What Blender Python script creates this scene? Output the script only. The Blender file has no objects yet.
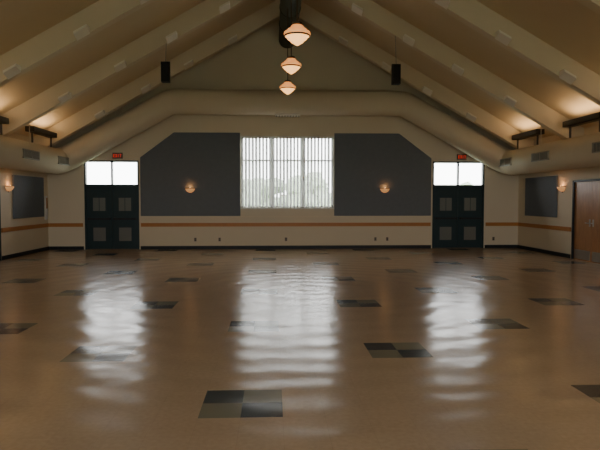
import bpy, math, random
from mathutils import Vector, Matrix
random.seed(4)
S = bpy.context.scene
COL = S.collection

# ------------------------------------------------------------------ materials
def new_mat(name):
    m = bpy.data.materials.new(name); m.use_nodes = True
    return m, m.node_tree, m.node_tree.nodes, m.node_tree.links

def paint(name, col, rough=0.6, var=0.06, scale=3.0, bump=0.0, bscale=60, metallic=0.0, spec=0.3):
    m, nt, N, L = new_mat(name)
    b = N['Principled BSDF']
    b.inputs['Roughness'].default_value = rough
    b.inputs['Metallic'].default_value = metallic
    b.inputs['Specular IOR Level'].default_value = spec
    tc = N.new('ShaderNodeTexCoord')
    no = N.new('ShaderNodeTexNoise'); no.inputs['Scale'].default_value = scale; no.inputs['Detail'].default_value = 4
    L.new(tc.outputs['Object'], no.inputs['Vector'])
    mx = N.new('ShaderNodeMix'); mx.data_type = 'RGBA'
    mx.inputs[6].default_value = [c*(1-var) for c in col]+[1]
    mx.inputs[7].default_value = [min(1,c*(1+var)) for c in col]+[1]
    L.new(no.outputs['Fac'], mx.inputs[0]); L.new(mx.outputs[2], b.inputs['Base Color'])
    if bump > 0:
        n2 = N.new('ShaderNodeTexNoise'); n2.inputs['Scale'].default_value = bscale
        L.new(tc.outputs['Object'], n2.inputs['Vector'])
        bp = N.new('ShaderNodeBump'); bp.inputs['Distance'].default_value = bump
        L.new(n2.outputs['Fac'], bp.inputs['Height']); L.new(bp.outputs[0], b.inputs['Normal'])
    return m

def emis(name, col, strength, base=(0.8,0.7,0.5), edge=None):
    m, nt, N, L = new_mat(name)
    b = N['Principled BSDF']
    b.inputs['Base Color'].default_value = (*base,1)
    b.inputs['Roughness'].default_value = 0.3
    no = N.new('ShaderNodeTexNoise'); no.inputs['Scale'].default_value = 9
    tc = N.new('ShaderNodeTexCoord'); L.new(tc.outputs['Object'], no.inputs['Vector'])
    mx = N.new('ShaderNodeMix'); mx.data_type='RGBA'
    mx.inputs[6].default_value=(*[c*0.85 for c in col],1); mx.inputs[7].default_value=(*col,1)
    L.new(no.outputs['Fac'], mx.inputs[0]); L.new(mx.outputs[2], b.inputs['Emission Color'])
    b.inputs['Emission Strength'].default_value = strength
    return m

M_wall  = paint('wall_paint', (0.69,0.60,0.44), 0.7, 0.03, 1.5, 0.002, 90)
M_ceil  = paint('ceiling_paint', (0.70,0.58,0.39), 0.75, 0.05, 1.2)
M_beam  = paint('beam_paint', (0.72,0.62,0.45), 0.6, 0.04, 2)
M_brk   = paint('bracket_paint', (0.88,0.83,0.72), 0.5, 0.03, 5)
M_duct  = paint('duct_paint', (0.69,0.60,0.44), 0.65, 0.03, 2)
M_dkduct= paint('green_duct_paint', (0.035,0.05,0.042), 0.5, 0.15, 4)
M_panel = paint('acoustic_fabric', (0.15,0.17,0.185), 0.9, 0.08, 8, 0.002, 200)
M_green = paint('green_door_paint', (0.014,0.036,0.040), 0.4, 0.1, 5)
M_lite  = paint('obscured_glass', (0.16,0.17,0.15), 0.3, 0.1, 20)
M_kick  = paint('kick_plate_steel', (0.17,0.17,0.15), 0.4, 0.1, 20)
M_steel = paint('brushed_steel', (0.55,0.53,0.48), 0.35, 0.05, 20, metallic=0.9)
M_black = paint('black_plastic', (0.012,0.012,0.013), 0.5, 0.1, 20)
M_base  = paint('rubber_baseboard', (0.018,0.02,0.022), 0.5, 0.1, 6)
M_stripe= paint('oak_chair_rail', (0.46,0.19,0.05), 0.45, 0.15, 6)
M_bronze= paint('bronze_trough', (0.09,0.07,0.05), 0.5, 0.1, 8)
M_grille= paint('grille_dark', (0.09,0.09,0.085), 0.6, 0.1, 10)
M_grfrm = paint('grille_frame', (0.35,0.32,0.25), 0.5, 0.1, 10)
M_white = paint('white_frame', (0.75,0.74,0.7), 0.5, 0.03, 6)
M_outlet= paint('outlet_plastic', (0.25,0.2,0.15), 0.5, 0.05, 6)
M_red   = emis('exit_letters_red', (1.0,0.06,0.03), .8, (0.4,0.02,0.02))
M_pend  = emis('pendant_glass', (1.0,0.34,0.08), 1.2)
M_pend2 = emis('pendant_glass_hot', (1.0,0.48,0.15), 2.8)
M_sconce= emis('sconce_glass', (1.0,0.38,0.10), 0.5)
M_sconce2= emis('sconce_lamp', (1.0,0.55,0.22), 4)

def wood(name, a, b2):
    m, nt, N, L = new_mat(name); b = N['Principled BSDF']; b.inputs['Roughness'].default_value=0.4
    tc=N.new('ShaderNodeTexCoord'); mp=N.new('ShaderNodeMapping'); mp.inputs['Scale'].default_value=(14,14,1.2)
    no=N.new('ShaderNodeTexNoise'); no.inputs['Scale'].default_value=2; no.inputs['Detail'].default_value=6; no.inputs['Distortion'].default_value=1
    L.new(tc.outputs['Object'],mp.inputs[0]); L.new(mp.outputs[0],no.inputs['Vector'])
    cr=N.new('ShaderNodeValToRGB'); cr.color_ramp.elements[0].position=.3; cr.color_ramp.elements[1].position=.7
    cr.color_ramp.elements[0].color=(*a,1); cr.color_ramp.elements[1].color=(*b2,1)
    L.new(no.outputs['Fac'],cr.inputs[0]); L.new(cr.outputs[0],b.inputs['Base Color'])
    return m
M_wood = wood('oak_door', (0.36,0.17,0.065), (0.50,0.26,0.11))

# thin window glass
def glassmat():
    m, nt, N, L = new_mat('window_glass'); N.remove(N['Principled BSDF'])
    out=N['Material Output']; t=N.new('ShaderNodeBsdfTransparent'); t.inputs[0].default_value=(.95,.97,.96,1)
    g=N.new('ShaderNodeBsdfGlossy'); g.inputs['Roughness'].default_value=.02
    f=N.new('ShaderNodeFresnel'); f.inputs[0].default_value=1.45
    mx=N.new('ShaderNodeMixShader'); L.new(f.outputs[0],mx.inputs[0]); L.new(t.outputs[0],mx.inputs[1]); L.new(g.outputs[0],mx.inputs[2])
    L.new(mx.outputs[0],out.inputs[0]); return m
M_glass = glassmat()
def blindmat():
    m, nt, N, L = new_mat('blind_vinyl'); N.remove(N['Principled BSDF'])
    out=N['Material Output']; d=N.new('ShaderNodeBsdfDiffuse'); d.inputs[0].default_value=(.75,.75,.73,1)
    t=N.new('ShaderNodeBsdfTranslucent'); t.inputs[0].default_value=(.42,.42,.43,1)
    mx=N.new('ShaderNodeMixShader'); mx.inputs[0].default_value=.45
    L.new(d.outputs[0],mx.inputs[1]); L.new(t.outputs[0],mx.inputs[2]); L.new(mx.outputs[0],out.inputs[0]); return m
M_blind = blindmat()
M_grass = paint('grass', (0.34,0.40,0.28), 0.9, 0.2, 2)
M_leaf  = paint('foliage', (0.36,0.42,0.30), 0.9, 0.25, 3)
M_bark  = paint('bark', (0.12,0.08,0.05), 0.9, 0.3, 6)

# floor
def floormat():
    m, nt, N, L = new_mat('vinyl_tile_floor'); b=N['Principled BSDF']
    tc=N.new('ShaderNodeTexCoord'); sp=N.new('ShaderNodeSeparateXYZ'); L.new(tc.outputs['Object'],sp.inputs[0])
    def M(op,a,c=None):
        n=N.new('ShaderNodeMath'); n.operation=op
        for i,v in enumerate((a,c)):
            if v is None: continue
            if isinstance(v,(int,float)): n.inputs[i].default_value=v
            else: L.new(v,n.inputs[i])
        return n.outputs[0]
    t=0.318
    uf=M('DIVIDE',M('ADD',sp.outputs[0],1.045),t); vf=M('DIVIDE',M('SUBTRACT',sp.outputs[1],4.32),t)
    u=M('FLOOR',uf); v=M('FLOOR',vf)
    c=M('FLOOR',M('DIVIDE',u,5)); um=M('FLOORED_MODULO',u,5)
    off=M('MULTIPLY',M('FLOORED_MODULO',c,2),5)
    vs=M('SUBTRACT',v,off); vm=M('FLOORED_MODULO',vs,9)
    blk=M('MULTIPLY',M('LESS_THAN',um,1.5),M('LESS_THAN',vm,1.5))
    par=M('FLOORED_MODULO',M('ADD',um,vm),2)
    cb=N.new('ShaderNodeCombineXYZ'); L.new(c,cb.inputs[0]); L.new(M('FLOOR',M('DIVIDE',vs,9)),cb.inputs[1])
    wn=N.new('ShaderNodeTexWhiteNoise'); wn.noise_dimensions='3D'; L.new(cb.outputs[0],wn.inputs['Vector'])
    cb2=N.new('ShaderNodeCombineXYZ'); L.new(u,cb2.inputs[0]); L.new(v,cb2.inputs[1])
    wn2=N.new('ShaderNodeTexWhiteNoise'); wn2.noise_dimensions='3D'; L.new(cb2.outputs[0],wn2.inputs['Vector'])
    def mix(f,a,c2):
        n=N.new('ShaderNodeMix'); n.data_type='RGBA'
        for i,vv in ((0,f),(6,a),(7,c2)):
            if isinstance(vv,(int,float)): n.inputs[i].default_value=vv
            elif isinstance(vv,tuple): n.inputs[i].default_value=(*vv,1)
            else: L.new(vv,n.inputs[i])
        return n.outputs[2]
    sp1=N.new('ShaderNodeTexNoise'); sp1.inputs['Scale'].default_value=26; sp1.inputs['Detail'].default_value=8
    L.new(tc.outputs['Object'],sp1.inputs['Vector'])
    base=mix(sp1.outputs['Fac'],(0.41,0.295,0.19),(0.56,0.42,0.28))
    base=mix(M('MULTIPLY',wn2.outputs['Value'],0.10),base,(0.40,0.29,0.19))
    dark=mix(wn.outputs['Value'],(0.030,0.042,0.052),(0.045,0.062,0.072))
    lite=mix(wn.outputs['Value'],(0.30,0.255,0.155),(0.17,0.185,0.155))
    acc=mix(par,lite,dark)
    col=mix(blk,base,acc)
    fu=M('FRACT',uf); fv=M('FRACT',vf)
    e=0.006
    seam=M('MAXIMUM',M('MAXIMUM',M('LESS_THAN',fu,e),M('GREATER_THAN',fu,1-e)),M('MAXIMUM',M('LESS_THAN',fv,e),M('GREATER_THAN',fv,1-e)))
    col=mix(M('MULTIPLY',seam,.12),col,(0.1,0.07,0.05))
    L.new(col,b.inputs['Base Color'])
    b.inputs['IOR'].default_value=1.45
    rn=N.new('ShaderNodeTexNoise'); rn.inputs['Scale'].default_value=1.1; rn.inputs['Detail'].default_value=5
    L.new(tc.outputs['Object'],rn.inputs['Vector'])
    mr=N.new('ShaderNodeMapRange'); mr.inputs[3].default_value=.16; mr.inputs[4].default_value=.26
    L.new(rn.outputs['Fac'],mr.inputs[0]); L.new(mr.outputs[0],b.inputs['Roughness'])
    # buffing swirls
    mp=N.new('ShaderNodeMapping'); mp.inputs['Location'].default_value=(-0.2,-10.5,0); L.new(tc.outputs['Object'],mp.inputs[0])
    wv=N.new('ShaderNodeTexWave'); wv.wave_type='RINGS'; wv.rings_direction='Z'; wv.inputs['Scale'].default_value=.6
    wv.inputs['Distortion'].default_value=6; wv.inputs['Detail'].default_value=2; wv.inputs['Detail Scale'].default_value=.5
    L.new(mp.outputs[0],wv.inputs['Vector'])
    bp=N.new('ShaderNodeBump'); bp.inputs['Distance'].default_value=.0035; L.new(wv.outputs['Fac'],bp.inputs['Height'])
    n3=N.new('ShaderNodeTexNoise'); n3.inputs['Scale'].default_value=2.4; n3.inputs['Detail'].default_value=1; L.new(tc.outputs['Object'],n3.inputs['Vector'])
    bp2=N.new('ShaderNodeBump'); bp2.inputs['Distance'].default_value=.008; L.new(n3.outputs['Fac'],bp2.inputs['Height'])
    L.new(bp.outputs[0],bp2.inputs['Normal']); L.new(bp2.outputs[0],b.inputs['Normal'])
    return m
M_floor=floormat()

# ------------------------------------------------------------------ mesh builder
class MB:
    def __init__(s): s.v=[]; s.f=[]; s.m=[]; s.sm=[]
    def add(s,vs,fs,mi=0,smooth=False,mat=None):
        o=len(s.v)
        s.v += [tuple(mat@Vector(p)) if mat else tuple(p) for p in vs]
        for f in fs: s.f.append([i+o for i in f]); s.m.append(mi); s.sm.append(smooth)
    def box(s,x0,x1,y0,y1,z0,z1,mi=0,mat=None):
        vs=[(x,y,z) for x in (x0,x1) for y in (y0,y1) for z in (z0,z1)]
        s.add(vs,[(0,1,3,2),(4,6,7,5),(0,4,5,1),(2,3,7,6),(0,2,6,4),(1,5,7,3)],mi,False,mat)
    def prism(s,pts,y0,y1,mi=0):   # polygon in XZ
        n=len(pts); vs=[(x,y0,z) for x,z in pts]+[(x,y1,z) for x,z in pts]
        fs=[tuple(range(n)),tuple(range(2*n-1,n-1,-1))]+[(i,i+n,(i+1)%n+n,(i+1)%n) for i in range(n)]
        s.add(vs,fs,mi)
    def lathe(s,prof,c,mi=0,seg=32,a0=0,a1=2*math.pi,mat=None):
        full=abs(a1-a0-2*math.pi)<1e-6; n=seg if full else seg+1
        vs=[];fs=[]
        for r,z in prof:
            for k in range(n):
                a=a0+(a1-a0)*k/seg; vs.append((c[0]+r*math.cos(a),c[1]+r*math.sin(a),c[2]+z))
        for j in range(len(prof)-1):
            for k in range(seg):
                k2=(k+1)%n; fs.append((j*n+k,j*n+k2,(j+1)*n+k2,(j+1)*n+k))
        s.add(vs,fs,mi,True,mat)
    def tube(s,path,r,mi=0,seg=28,cap=True):
        P=[Vector(p) for p in path]; vs=[];fs=[]
        up=None
        for i,p in enumerate(P):
            sc=1.0
            if i==0: t=(P[1]-P[0]).normalized()
            elif i==len(P)-1: t=(P[-1]-P[-2]).normalized()
            else: t=((P[i+1]-p).normalized()+(p-P[i-1]).normalized()).normalized()
            ref=Vector((0,0,1)) if abs(t.z)<.9 else Vector((0,1,0))
            if up is None: up=ref
            a=t.cross(up).normalized(); b=a.cross(t).normalized(); up=b
            for k in range(seg):
                q=2*math.pi*k/seg; vs.append(p+a*r*math.cos(q)+b*r*math.sin(q))
        for j in range(len(P)-1):
            for k in range(seg):
                fs.append((j*seg+k,j*seg+(k+1)%seg,(j+1)*seg+(k+1)%seg,(j+1)*seg+k))
        s.add(vs,fs,mi,True)
        if cap:
            s.add(vs[:seg],[tuple(range(seg))],mi); s.add(vs[-seg:],[tuple(range(seg))[::-1]],mi)
    def build(s,name,mats,parent=None,bevel=0):
        me=bpy.data.meshes.new(name)
        c=Vector([ (min(p[i] for p in s.v)+max(p[i] for p in s.v))/2 for i in range(3)])
        if name in ('floor','lawn'): c=Vector((0,0,0))
        me.from_pydata([tuple(Vector(p)-c) for p in s.v],[],s.f)
        for m in mats: me.materials.append(m)
        for p,mi,sm in zip(me.polygons,s.m,s.sm): p.material_index=mi; p.use_smooth=sm
        import bmesh
        bm=bmesh.new(); bm.from_mesh(me); bmesh.ops.recalc_face_normals(bm,faces=bm.faces); bm.to_mesh(me); bm.free()
        o=bpy.data.objects.new(name,me); COL.objects.link(o); o.location=c
        if bevel:
            bv=o.modifiers.new('bevel','BEVEL'); bv.width=bevel; bv.segments=2; bv.limit_method='ANGLE'
        if parent:
            o.parent=parent
            o.location=c-Vector(parent.location); o.matrix_parent_inverse=Matrix.Identity(4)
        return o
def empty(name,loc):
    e=bpy.data.objects.new(name,None); COL.objects.link(e); e.location=loc; e.empty_display_size=.2; return e
def light(name,kind,loc,energy,col,parent,rot=(0,0,0),size=.1,size_y=None):
    l=bpy.data.lights.new(name,kind); l.energy=energy; l.color=col
    if kind=='AREA':
        l.shape='RECTANGLE'; l.size=size; l.size_y=size_y or size
    elif kind=='POINT': l.shadow_soft_size=size
    o=bpy.data.objects.new(name,l); COL.objects.link(o); o.rotation_euler=rot
    if parent: o.parent=parent; o.location=Vector(loc)-Vector(parent.location)
    else: o.location=loc
    return o

# ------------------------------------------------------------------ shell
W=7.82; YB=19.4; YF=-4.0; SL=0.57; RH=8.0
def roof(x): return RH-SL*abs(x)
f=MB(); f.box(-W-.25,W+.25,YF-.25,YB+.24,-.1,0); f.build('floor',[M_floor])
DX0,DX1,DH=4.88,6.64,2.92
WX,WZ0,WZ1=1.56,1.36,3.74
b=MB()
def strip(x0,x1,z0): b.prism([(x0,z0),(x1,z0),(x1,roof(x1)+.05),(x0,roof(x0)+.05)],YB,YB+.22)
strip(-W-.2,-DX1,0); strip(-DX1,-DX0,DH); strip(-DX0,-WX,0); strip(WX,DX0,0); strip(DX0,DX1,DH); strip(DX1,W+.2,0)
b.box(-WX,WX,YB,YB+.22,0,WZ0); b.prism([(-WX,WZ1),(WX,WZ1),(WX,roof(WX)+.05),(0,RH+.05),(-WX,roof(WX)+.05)],YB,YB+.22)
b.build('wall_back',[M_wall])
# unseen wall behind the camera, with two windows added to light the room
RX0,RX1,RZ0,RZ1=1.4,5.8,1.0,3.6
b=MB()
def strip2(x0,x1,z0,z1=None): b.prism([(x0,z0),(x1,z0),(x1,z1 or roof(x1)+.05),(x0,z1 or roof(x0)+.05)],YF-.2,YF)
for sg in (-1,1):
    a=sorted((sg*RX1,sg*(W+.2))); strip2(a[0],a[1],0)
    a=sorted((sg*RX0,sg*RX1)); strip2(a[0],a[1],0,RZ0); strip2(a[0],a[1],RZ1)
b.prism([(-RX0,0),(RX0,0),(RX0,roof(RX0)+.05),(0,RH+.05),(-RX0,roof(RX0)+.05)],YF-.2,YF)
b.build('wall_front',[M_wall])
for k,sg in enumerate((-1,1)):
    x0,x1=sorted((sg*RX0,sg*RX1)); e=empty('window_%d'%(k+2),((x0+x1)/2,YF-.1,2.2))
    b=MB()
    for i in range(5):
        x=x0+.03+i*(x1-x0-.06)/4; b.box(x-.03,x+.03,YF-.14,YF-.06,RZ0,RZ1)
    for z in (RZ0,2.7,RZ1-.06): b.box(x0,x1,YF-.14,YF-.06,z,z+.06)
    b.build('frame',[M_white],e)
    b=MB(); b.box(x0,x1,YF-.105,YF-.095,RZ0,RZ1); b.build('glass',[M_glass],e)
def sidewall(name,sg,y0,y1,dh):
    b=MB(); xa,xb=sorted((sg*W,sg*(W+.2))); h=roof(W)+.04
    b.box(xa,xb,YF,y0,0,h); b.box(xa,xb,y1,YB,0,h); b.box(xa,xb,y0,y1,dh,h); b.build(name,[M_wall])
sidewall('wall_right',1,13.94,15.78,2.17)
sidewall('wall_left',-1,14.18,16.02,2.17)
b=MB()
for sg in (-1,1):
    b.prism([(0,RH),(sg*(W+.2),roof(W+.2)),(sg*(W+.2),roof(W+.2)+.2),(0,RH+.2)],YF-.2,YB+.22)
b.build('ceiling',[M_ceil])

# rafters
BD=.53
for yb in (18.4,15.4,12.4,9.4,6.4,3.4,.4,-2.6):
    b=MB()
    for sg in (-1,1):
        b.prism([(0,RH-BD),(sg*W,roof(W)-BD),(sg*W,roof(W)+.0),(0,RH)],yb-.11,yb+.11,0)
        for xx in (1.7,3.05,4.35,5.75):
            x0,x1=sg*(xx-.13),sg*(xx+.13)
            vs=[(x0,yb-.11,roof(x0)-BD-.03),(x1,yb-.11,roof(x1)-BD-.03),(x1,yb-.11,roof(x1)-BD+.10),(x0,yb-.11,roof(x0)-BD+.10),
                (x0,yb-.34,roof(x0)-BD+.05),(x1,yb-.34,roof(x1)-BD+.05),(x1,yb-.34,roof(x1)-BD+.10),(x0,yb-.34,roof(x0)-BD+.10)]
            b.add(vs,[(0,1,2,3),(4,5,6,7),(0,1,5,4),(3,2,6,7),(0,3,7,4),(1,2,6,5)],1)
    b.build('rafter_beam',[M_beam,M_brk])

# ------------------------------------------------------------------ ducts
def arc_pts(p0,p1,p2,d,n=6):
    p0,p1,p2=map(Vector,(p0,p1,p2)); a=p1+(p0-p1).normalized()*d; c=p1+(p2-p1).normalized()*d
    return [tuple(a*(1-t)**2+p1*2*t*(1-t)+c*t*t) for t in [i/n for i in range(n+1)]]
DXs,DZ,DR=7.25,2.83,.40
YD=18.92
b=MB()
path=[(-DXs,YF+.1,DZ)]
K=[(-DXs,YF+.1,DZ),(-DXs,YD,DZ),(-3.75,YD,4.76),(3.75,YD,4.76),(DXs,YD,DZ),(DXs,YF+.1,DZ)]
for i in range(1,5): path+=arc_pts(K[i-1],K[i],K[i+1],.5 if i in (1,4) else .14,6 if i in (1,4) else 2)
path.append(K[-1])
b.tube(path,DR,0,36)
for sg in (-1,1):
    for y in (0.9,3.9,6.9,9.9,12.9,16.0):
        b.tube([(sg*6.98,y,DZ+.25),(sg*6.98,y,roof(6.98)+.0)],.012,0,8)
    b.tube([(sg*5.3,YD,3.95),(sg*5.3,YD,roof(5.3))],.03,0,10)
b.build('supply_air_duct',[M_duct])
b=MB(); b.tube([(0,5.0,6.88),(0,YB-.02,6.88)],.28,0,32)
for y in [5.6+i*1.5 for i in range(9)]:
    b.tube([(0,y,6.88),(0,y+.05,6.88)],.295,0,32)
for y in (6.0,9.1,12.1,15.1,18.1):
    b.box(-.02,.02,y-.02,y+.02,7.1,RH,0)
b.build('return_air_duct',[M_dkduct])
def grille(sg,yc):
    b=MB(); xf=sg*(DXs-DR-.03); xb=sg*(DXs-DR+.06); z0,z1=DZ-.13,DZ+.11
    x0,x1=sorted((xf,xb)); L2=.5
    b.box(x0,x1,yc-L2,yc+L2,z0,z0+.025,0); b.box(x0,x1,yc-L2,yc+L2,z1-.025,z1,0)
    b.box(x0,x1,yc-L2,yc-L2+.03,z0,z1,0); b.box(x0,x1,yc+L2-.03,yc+L2,z0,z1,0); b.box(x0,x1,yc-.012,yc+.012,z0,z1,0)
    xm0,xm1=sorted((sg*(DXs-DR-.01),xb)); b.box(xm0,xm1,yc-L2+.03,yc+L2-.03,z0+.02,z1-.02,1)
    n=16
    for i in range(n):
        y=yc-L2+.05+i*(2*L2-.1)/(n-1)
        b.box(x0+.008,x1-.008,y-.006,y+.006,z0+.02,z1-.02,0)
    b.build('air_grille',[M_grfrm,M_grille])
for sg in (-1,1):
    for y in (3.2,6.4,9.5,12.6,15.75): grille(sg,y)
    grille(sg,18.2)
b=MB(); b.box(-.4,.4,YD-.15,YD+.15,4.33,4.42,0)
for i in range(9): b.box(-.36+i*.09-.02,-.36+i*.09+.02,YD-.13,YD+.13,4.315,4.33,1)
b.build('air_diffuser',[M_brk,M_grfrm])

# uplights
WARM=(1.0,.66,.36)
for sg in (-1,1):
    for y in (17.15,13.95,10.9,7.9,4.9,1.9):
        e=empty('trough_uplight',(sg*7.1,y,3.55))
        b=MB(); x0,x1=sg*7.1-.12,sg*7.1+.12; h0,h1=3.50,3.64; l=.85
        b.box(x0,x1,y-l,y+l,h0,h0+.02); b.box(x0,x0+.015,y-l,y+l,h0,h1); b.box(x1-.015,x1,y-l,y+l,h0,h1)
        b.box(x0,x1,y-l,y-l+.015,h0,h1); b.box(x0,x1,y+l-.015,y+l,h0,h1)
        b.box(sg*7.1-.02,sg*7.1+.02,y-.7,y-.66,3.21,h0); b.box(sg*7.1-.02,sg*7.1+.02,y+.66,y+.7,3.21,h0)
        b.build('trough',[M_bronze],e)
        light('lamp','AREA',(sg*7.1,y,3.56),12 if y>12 else (12 if y>7 else 8),WARM,e,(math.pi,0,0),.2,1.6)

# ------------------------------------------------------------------ pendants
for y,h in ((15.4,4.56),(12.4,4.45),(9.4,4.26),(6.4,4.35),(3.4,4.35)):
    e=empty('pendant_lamp',(-.09,y,h)); c=(-.09,y,h)
    b=MB()
    b.lathe([(.03,.20),(.075,.19),(.085,.15),(.075,.12)],c,0,28)
    b.tube([(c[0],y,h+.18),(c[0],y,6.61)],.012,0,8); b.build('stem',[M_bronze],e)
    b=MB()
    b.lathe([(.07,.16),(.10,.13),(.11,.10),(.15,.085),(.16,.06),(.205,.04),(.215,.01),(.205,-.015)],c,0,36)
    b.lathe([(.207,-.010),(.21,-.02),(.195,-.034),(.19,-.03)],c,1,36)
    b.lathe([(.19,-.03),(.16,-.05),(.155,-.07),(.11,-.10),(.10,-.12),(.05,-.15),(.02,-.17),(0.001,-.175)],c,2,36)
    b.build('glass_shade',[M_pend,M_bronze,M_pend2],e)

# ------------------------------------------------------------------ speakers
for sg,x in ((-1,-3.21),(1,2.72)):
    b=MB(); y=15.15; zc=4.88
    b.box(x-.10,x+.10,y-.09,y+.12,zc-.25,zc+.25,0); b.box(x-.085,x+.085,y-.10,y-.09,zc-.235,zc+.235,1)
    b.box(x-.115,x+.115,y-.01,y+.03,zc+.25,zc+.27,0); b.box(x-.115,x-.10,y-.01,y+.03,zc-.05,zc+.27,0); b.box(x+.10,x+.115,y-.01,y+.03,zc-.05,zc+.27,0)
    b.tube([(x,y+.01,zc+.26),(x,y+.16,roof(x)-BD+.02)],.009,2,8)
    b.build('loudspeaker',[M_black,M_black,M_grfrm],None)

# ------------------------------------------------------------------ back wall dressing
for sg in (-1,1):
    b=MB()
    pts=[(sg*(DX0-.06),1.10),(sg*WX,1.10),(sg*WX,3.84),(sg*3.72,3.84),(sg*(DX0-.06),3.02)]
    b.prism(pts,YB-.045,YB,0); b.build('acoustic_panel',[M_panel],None,.01)
b=MB(); b.box(-DX0+.1,DX0-.1,YB-.05,YB,1.055,1.10); b.build('trim_1',[M_beam])
t=MB()
for x0,x1 in ((-W+.02,-DX1-.06),(-DX0+.06,DX0-.06),(DX1+.06,W-.02)): t.box(x0,x1,YB-.025,YB,.75,.87)
t.build('trim_2',[M_stripe])
t=MB(); t.box(-W,-W+.025,16.1,YB,.75,.87); t.box(-W,-W+.025,YF,14.1,.75,.87); t.build('trim_3',[M_stripe])
t=MB(); t.box(W-.025,W,15.87,YB,.75,.87); t.box(W-.025,W,YF,13.85,.75,.87); t.build('trim_4',[M_stripe])
t=MB()
for x0,x1 in ((-W,-DX1-.04),(-DX0+.04,DX0-.04),(DX1+.04,W)): t.box(x0,x1,YB-.015,YB,0,.11)
t.build('baseboard_back',[M_base])
t=MB(); t.box(-W,-W+.015,16.1,YB,0,.11); t.box(-W,-W+.015,YF,14.1,0,.11); t.build('baseboard_left',[M_base])
t=MB(); t.box(W-.015,W,15.87,YB,0,.11); t.box(W-.015,W,YF,13.85,0,.11); t.build('baseboard_right',[M_base])

def sideprism(name,sg,y0,y1,z0,z1):
    b=MB(); xa,xb=sorted((sg*W,sg*(W-.045))); b.box(xa,xb,y0,y1,z0,z1); b.build(name,[M_panel],None,.01)
sideprism('acoustic_panel',-1,16.8,18.98,1.1,2.34)
sideprism('acoustic_panel',1,16.66,18.78,1.12,2.34)

# window
e=empty('window_1',(0,YB+.12,2.5))
b=MB(); y0,y1=YB+.12,YB+.20; fr=.06
b.box(-WX,WX,y0,y1,WZ0,WZ0+fr); b.box(-WX,WX,y0,y1,WZ1-fr,WZ1)
for x in (-WX+fr/2,-WX/3,WX/3,WX-fr/2): b.box(x-fr/2,x+fr/2,y0,y1,WZ0,WZ1)
b.box(-WX,WX,y0,y1,2.92,2.92+.05)
b.build('frame',[M_white],e)
b=MB(); b.box(-WX,WX,YB+.155,YB+.165,WZ0,WZ1); b.build('glass',[M_glass],e)
b=MB(); b.box(-WX,WX,YB-.05,YB+.11,WZ0-.03,WZ0); b.build('sill',[M_white],e)
e=empty('vertical_blind',(0,YB+.05,WZ1-.05))
b=MB(); b.box(-WX+.01,WX-.01,YB+.02,YB+.08,WZ1-.06,WZ1); b.build('headrail',[M_white],e)
b=MB(); n=27
for i in range(n):
    x=-WX+.07+i*(2*WX-.14)/(n-1); a=math.radians(44+random.uniform(-7,7)); hw=.056
    dx,dy=hw*math.cos(a),hw*math.sin(a)
    z0=WZ0+.02
    vs=[];fs=[]
    for k in range(5):
        s_=(k/4-.5)*2; bow=.008*(1-s_*s_)
        px=x+dx*s_-math.sin(a)*bow; py=YB+.05+dy*s_+math.cos(a)*bow
        vs+= [(px,py,z0),(px,py,WZ1-.06)]
    for k in range(4): fs.append((2*k,2*k+2,2*k+3,2*k+1))
    b.add(vs,fs,0,True)
b.build('slats',[M_blind],e)

# double doors with transom
def door(name,xc):
    e=empty(name,(xc,YB+.1,0)); w=(DX1-DX0)/2; y0,y1=YB-.01,YB+.14
    x0,x1=xc-w,xc+w; fr=.05; TZ=2.07
    b=MB(); b.box(x0,x0+fr,y0,y1,0,DH); b.box(x1-fr,x1,y0,y1,0,DH); b.box(x0,x1,y0,y1,DH-fr,DH); b.box(x0,x1,y0,y1,TZ,TZ+.07)
    b.box(xc-.025,xc+.025,y0+.03,y1,TZ+.07,DH-fr); b.build('frame',[M_green],e)
    b=MB(); b.box(x0+fr,x1-fr,YB+.07,YB+.08,TZ+.07,DH-fr); b.build('transom_glass',[M_glass],e)
    for k,(a,c) in enumerate(((x0+fr,xc-.004),(xc+.004,x1-fr))):
        b=MB(); yl0,yl1=YB+.04,YB+.09; cx=(a+c)/2
        b.box(a,c,yl0,yl1,.01,TZ,0)
        for (z0,z1,mi) in ((1.27,1.70,1),(.28,.72,2)):
            b.box(cx-.23,cx+.23,yl0-.012,yl0,z0-.03,z1+.03,0)
            b.box(cx-.2,cx+.2,yl0-.016,yl0-.01,z0,z1,mi)
            if mi==2:
                for j in range(8): b.box(cx-.2,cx+.2,yl0-.024,yl0-.014,z0+.02+j*.053,z0+.045+j*.053,2)
            else:
                b.box(cx-.008,cx+.008,yl0-.022,yl0-.014,z0,z1,0)
        b.box(a+.04,c-.04,yl0-.10,yl0-.06,.98,1.04,3); b.box(a+.05,a+.10,yl0-.07,yl0,.97,1.05,3); b.box(c-.10,c-.05,yl0-.07,yl0,.97,1.05,3)
        b.build('leaf_%d'%(k+1),[M_green,M_lite,M_kick,M_base],e)
    b=MB(); b.box(x0,x1,YB+.02,YB+.2,0,.02); b.build('threshold',[M_bronze],e)
    b=MB(); b.box(xc-.015,xc+.015,YB+.085,YB+.12,.02,TZ); b.build('astragal',[M_green],e)
door('door_1',-(DX0+DX1)/2); door('door_2',(DX0+DX1)/2)

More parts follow.
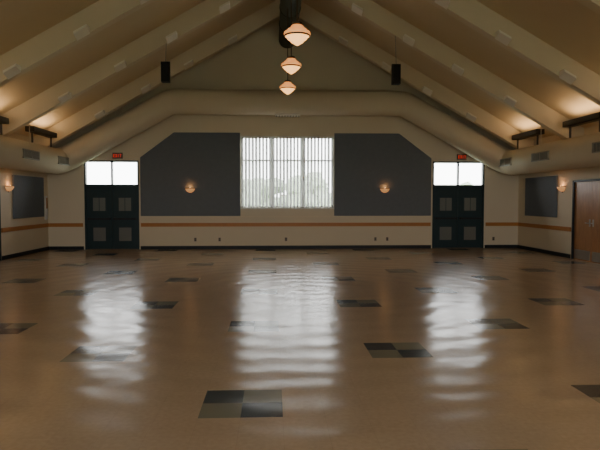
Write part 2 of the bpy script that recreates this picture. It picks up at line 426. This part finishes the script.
def sidedoor(name,sg,y0,y1):
    e=empty(name,(sg*W,(y0+y1)/2,0)); H=2.17; 
    def bx(b,xa,xb,*r):
        xa,xb=sorted((sg*xa,sg*xb)); b.box(xa,xb,*r)
    b=MB(); bx(b,W-.03,W+.12,y0,y0+.05,0,H); bx(b,W-.03,W+.12,y1-.05,y1,0,H); bx(b,W-.03,W+.12,y0,y1,H-.05,H); b.build('frame',[M_green if sg<0 else M_base],e)
    ym=(y0+y1)/2
    for k,(a,c) in enumerate(((y0+.05,ym-.004),(ym+.004,y1-.05))):
        b=MB(); bx(b,W+.02,W+.07,a,c,.0,H-.05,0); bx(b,W+.012,W+.022,a+.05,c-.05,.03,.28,1)
        yy=c-.08 if k==0 else a+.08
        b.tube([(sg*(W+.02),yy,1.02),(sg*(W-.045),yy,1.02),(sg*(W-.045),yy+(-.12 if k==0 else .12),1.02)],.011,1,10)
        xa,xb=sorted((sg*(W+.01),sg*(W+.02))); b.box(xa,xb,yy-.03,yy+.03,.93,1.12,1)
        b.build('leaf_%d'%(k+1),[M_wood,M_steel],e)
    b=MB(); bx(b,W+.065,W+.12,ym-.03,ym+.03,0,H-.05); b.build('astragal',[M_wood],e)
sidedoor('door_3',1,13.94,15.78); sidedoor('door_4',-1,14.18,16.02)

# exit signs
for x in (-5.55,5.85):
    e=empty('exit_sign',(x,YB-.05,3.07)); b=MB(); b.box(x-.16,x+.16,YB-.06,YB,2.98,3.17); b.build('housing',[M_bronze],e,.006)
    b=MB(); z0,z1=3.02,3.12; y0,y1=YB-.066,YB-.058; w=.05; t=.012
    X=x-.125
    b.box(X,X+t,y0,y1,z0,z1); [b.box(X,X+w,y0,y1,z,z+t) for z in (z0,(z0+z1)/2-t/2,z1-t)]
    X+=.068
    for s_ in (1,-1):
        a0=(X,z0) if s_>0 else (X+w-t,z0); a1=(X+w-t,z1) if s_>0 else (X,z1)
        b.prism([a0,(a0[0]+t,z0),(a1[0]+t,z1),a1],y0,y1)
    X+=.068; b.box(X+w/2-t/2,X+w/2+t/2,y0,y1,z0,z1)
    X+=.068; b.box(X+w/2-t/2,X+w/2+t/2,y0,y1,z0,z1); b.box(X,X+w,y0,y1,z1-t,z1)
    b.build('letters',[M_red],e)

# sconces
def sconce(x,y,ang):
    z=1.96; e=empty('wall_sconce',(x,y,z)); c=(x,y,z)
    b=MB(); b.lathe([(.155,.06),(.165,.055),(.15,.01),(.11,-.05),(.05,-.085),(.001,-.095)],c,0,24,ang-math.pi/2,ang+math.pi/2)
    b.lathe([(.16,.062),(.168,.058),(.168,.045),(.16,.042)],c,1,24,ang-math.pi/2,ang+math.pi/2)
    b.lathe([(.022,-.12),(.03,-.105),(.022,-.085)],c,1,16,ang-math.pi/2,ang+math.pi/2)
    b.build('bowl',[M_sconce,M_bronze],e)
    d=Vector((math.cos(ang),math.sin(ang),0)); p=Vector(c)+d*.07
    b=MB(); b.lathe([(.001,.075),(.03,.06),(.035,.03),(.02,0),(.001,-.02)],p,0,16); b.build('bulb',[M_sconce2],e)
    light('lamp','POINT',p+Vector((0,0,.12)),.9,(1,.42,.14),e,size=.04)
sconce(-3.2,YB-.045,-math.pi/2); sconce(3.25,YB-.045,-math.pi/2)
sconce(-W,16.55,0); sconce(W,16.38,math.pi)

# outlets
for x in (-3.05,-2.25,-.05,2.95,3.35,6.98):
    b=MB(); b.box(x-.04,x+.04,YB-.012,YB,.26,.38,0)
    for z in (.295,.345): b.box(x-.018,x+.018,YB-.016,YB-.012,z-.016,z+.016,1)
    b.build('power_outlet',[M_outlet,M_base],None,.003)
b=MB(); b.box(-W,-W+.05,19.1,19.24,1.0,1.75,0); b.box(-W+.05,-W+.06,19.12,19.22,1.35,1.70,1); b.build('fire_extinguisher_cabinet',[M_white,M_stripe],None,.005)

# ------------------------------------------------------------------ outdoors
b=MB(); b.box(-60,60,YB+.25,90,-.3,-.1); b.box(-60,60,-60,YF-.26,-.3,-.1); b.build('lawn',[M_grass])
import bmesh
def tree(x,y,h,r):
    b=MB(); b.tube([(x,y,-.1),(x+.05,y,h*.35),(x,y+.1,h*.6)],.12,1,10)
    for k in range(22):
        px=x+random.uniform(-r,r); py=y+random.uniform(-r,r)*.6; pz=random.uniform(h*.2,h*.85); rr=random.uniform(.22,.38)*r
        bm=bmesh.new(); bmesh.ops.create_icosphere(bm,subdivisions=2,radius=rr)
        for v in bm.verts: v.co*=random.uniform(.75,1.25)
        b.add([(v.co.x+px,v.co.y+py,v.co.z+pz) for v in bm.verts],[[v.index for v in f.verts] for f in bm.faces],0); bm.free()
    b.build('tree',[M_leaf,M_bark])
for i in range(15):
    x=-19+i*2.7+random.uniform(-.4,.4); tree(x,38+random.uniform(-2,3),random.uniform(2.3,2.8) if abs(x)>5 else random.uniform(3.0,3.8),random.uniform(1.6,2.2))

# world
w=bpy.data.worlds.new('overcast_sky'); S.world=w; w.use_nodes=True; N=w.node_tree.nodes; L=w.node_tree.links
bg=N['Background']; tc=N.new('ShaderNodeTexCoord'); sp=N.new('ShaderNodeSeparateXYZ'); L.new(tc.outputs['Generated'],sp.inputs[0])
cr=N.new('ShaderNodeValToRGB'); cr.color_ramp.elements[0].color=(1,.97,.97,1); cr.color_ramp.elements[1].color=(.90,.92,1,1)
L.new(sp.outputs[2],cr.inputs[0]); L.new(cr.outputs[0],bg.inputs[0]); bg.inputs[1].default_value=13.0
rw=(RX1-RX0); rh=RZ1-RZ0; rc=(RX0+RX1)/2
for nm,x,y,z,sx,sz,rx in (('sky_portal_window',0,YB+.3,2.55,3.1,2.36,-math.pi/2),('sky_portal_door',-5.76,YB+.3,2.5,1.7,.8,-math.pi/2),('sky_portal_door',5.76,YB+.3,2.5,1.7,.8,-math.pi/2),
                    ('sky_portal_rear',-rc,YF-.25,(RZ0+RZ1)/2,rw,rh,math.pi/2),('sky_portal_rear',rc,YF-.25,(RZ0+RZ1)/2,rw,rh,math.pi/2)):
    o=light(nm,'AREA',(x,y,z),1,(1,1,1),None,(rx,0,0),sx,sz); o.data.cycles.is_portal=True

# camera
cd=bpy.data.cameras.new('camera'); cd.sensor_width=36; cd.lens=583/600*36; cd.clip_end=300
co=bpy.data.objects.new('camera',cd); COL.objects.link(co); co.location=(-.48,0,1.63)
co.rotation_euler=(math.radians(90-2.46),0,math.radians(-2.65)); S.camera=co
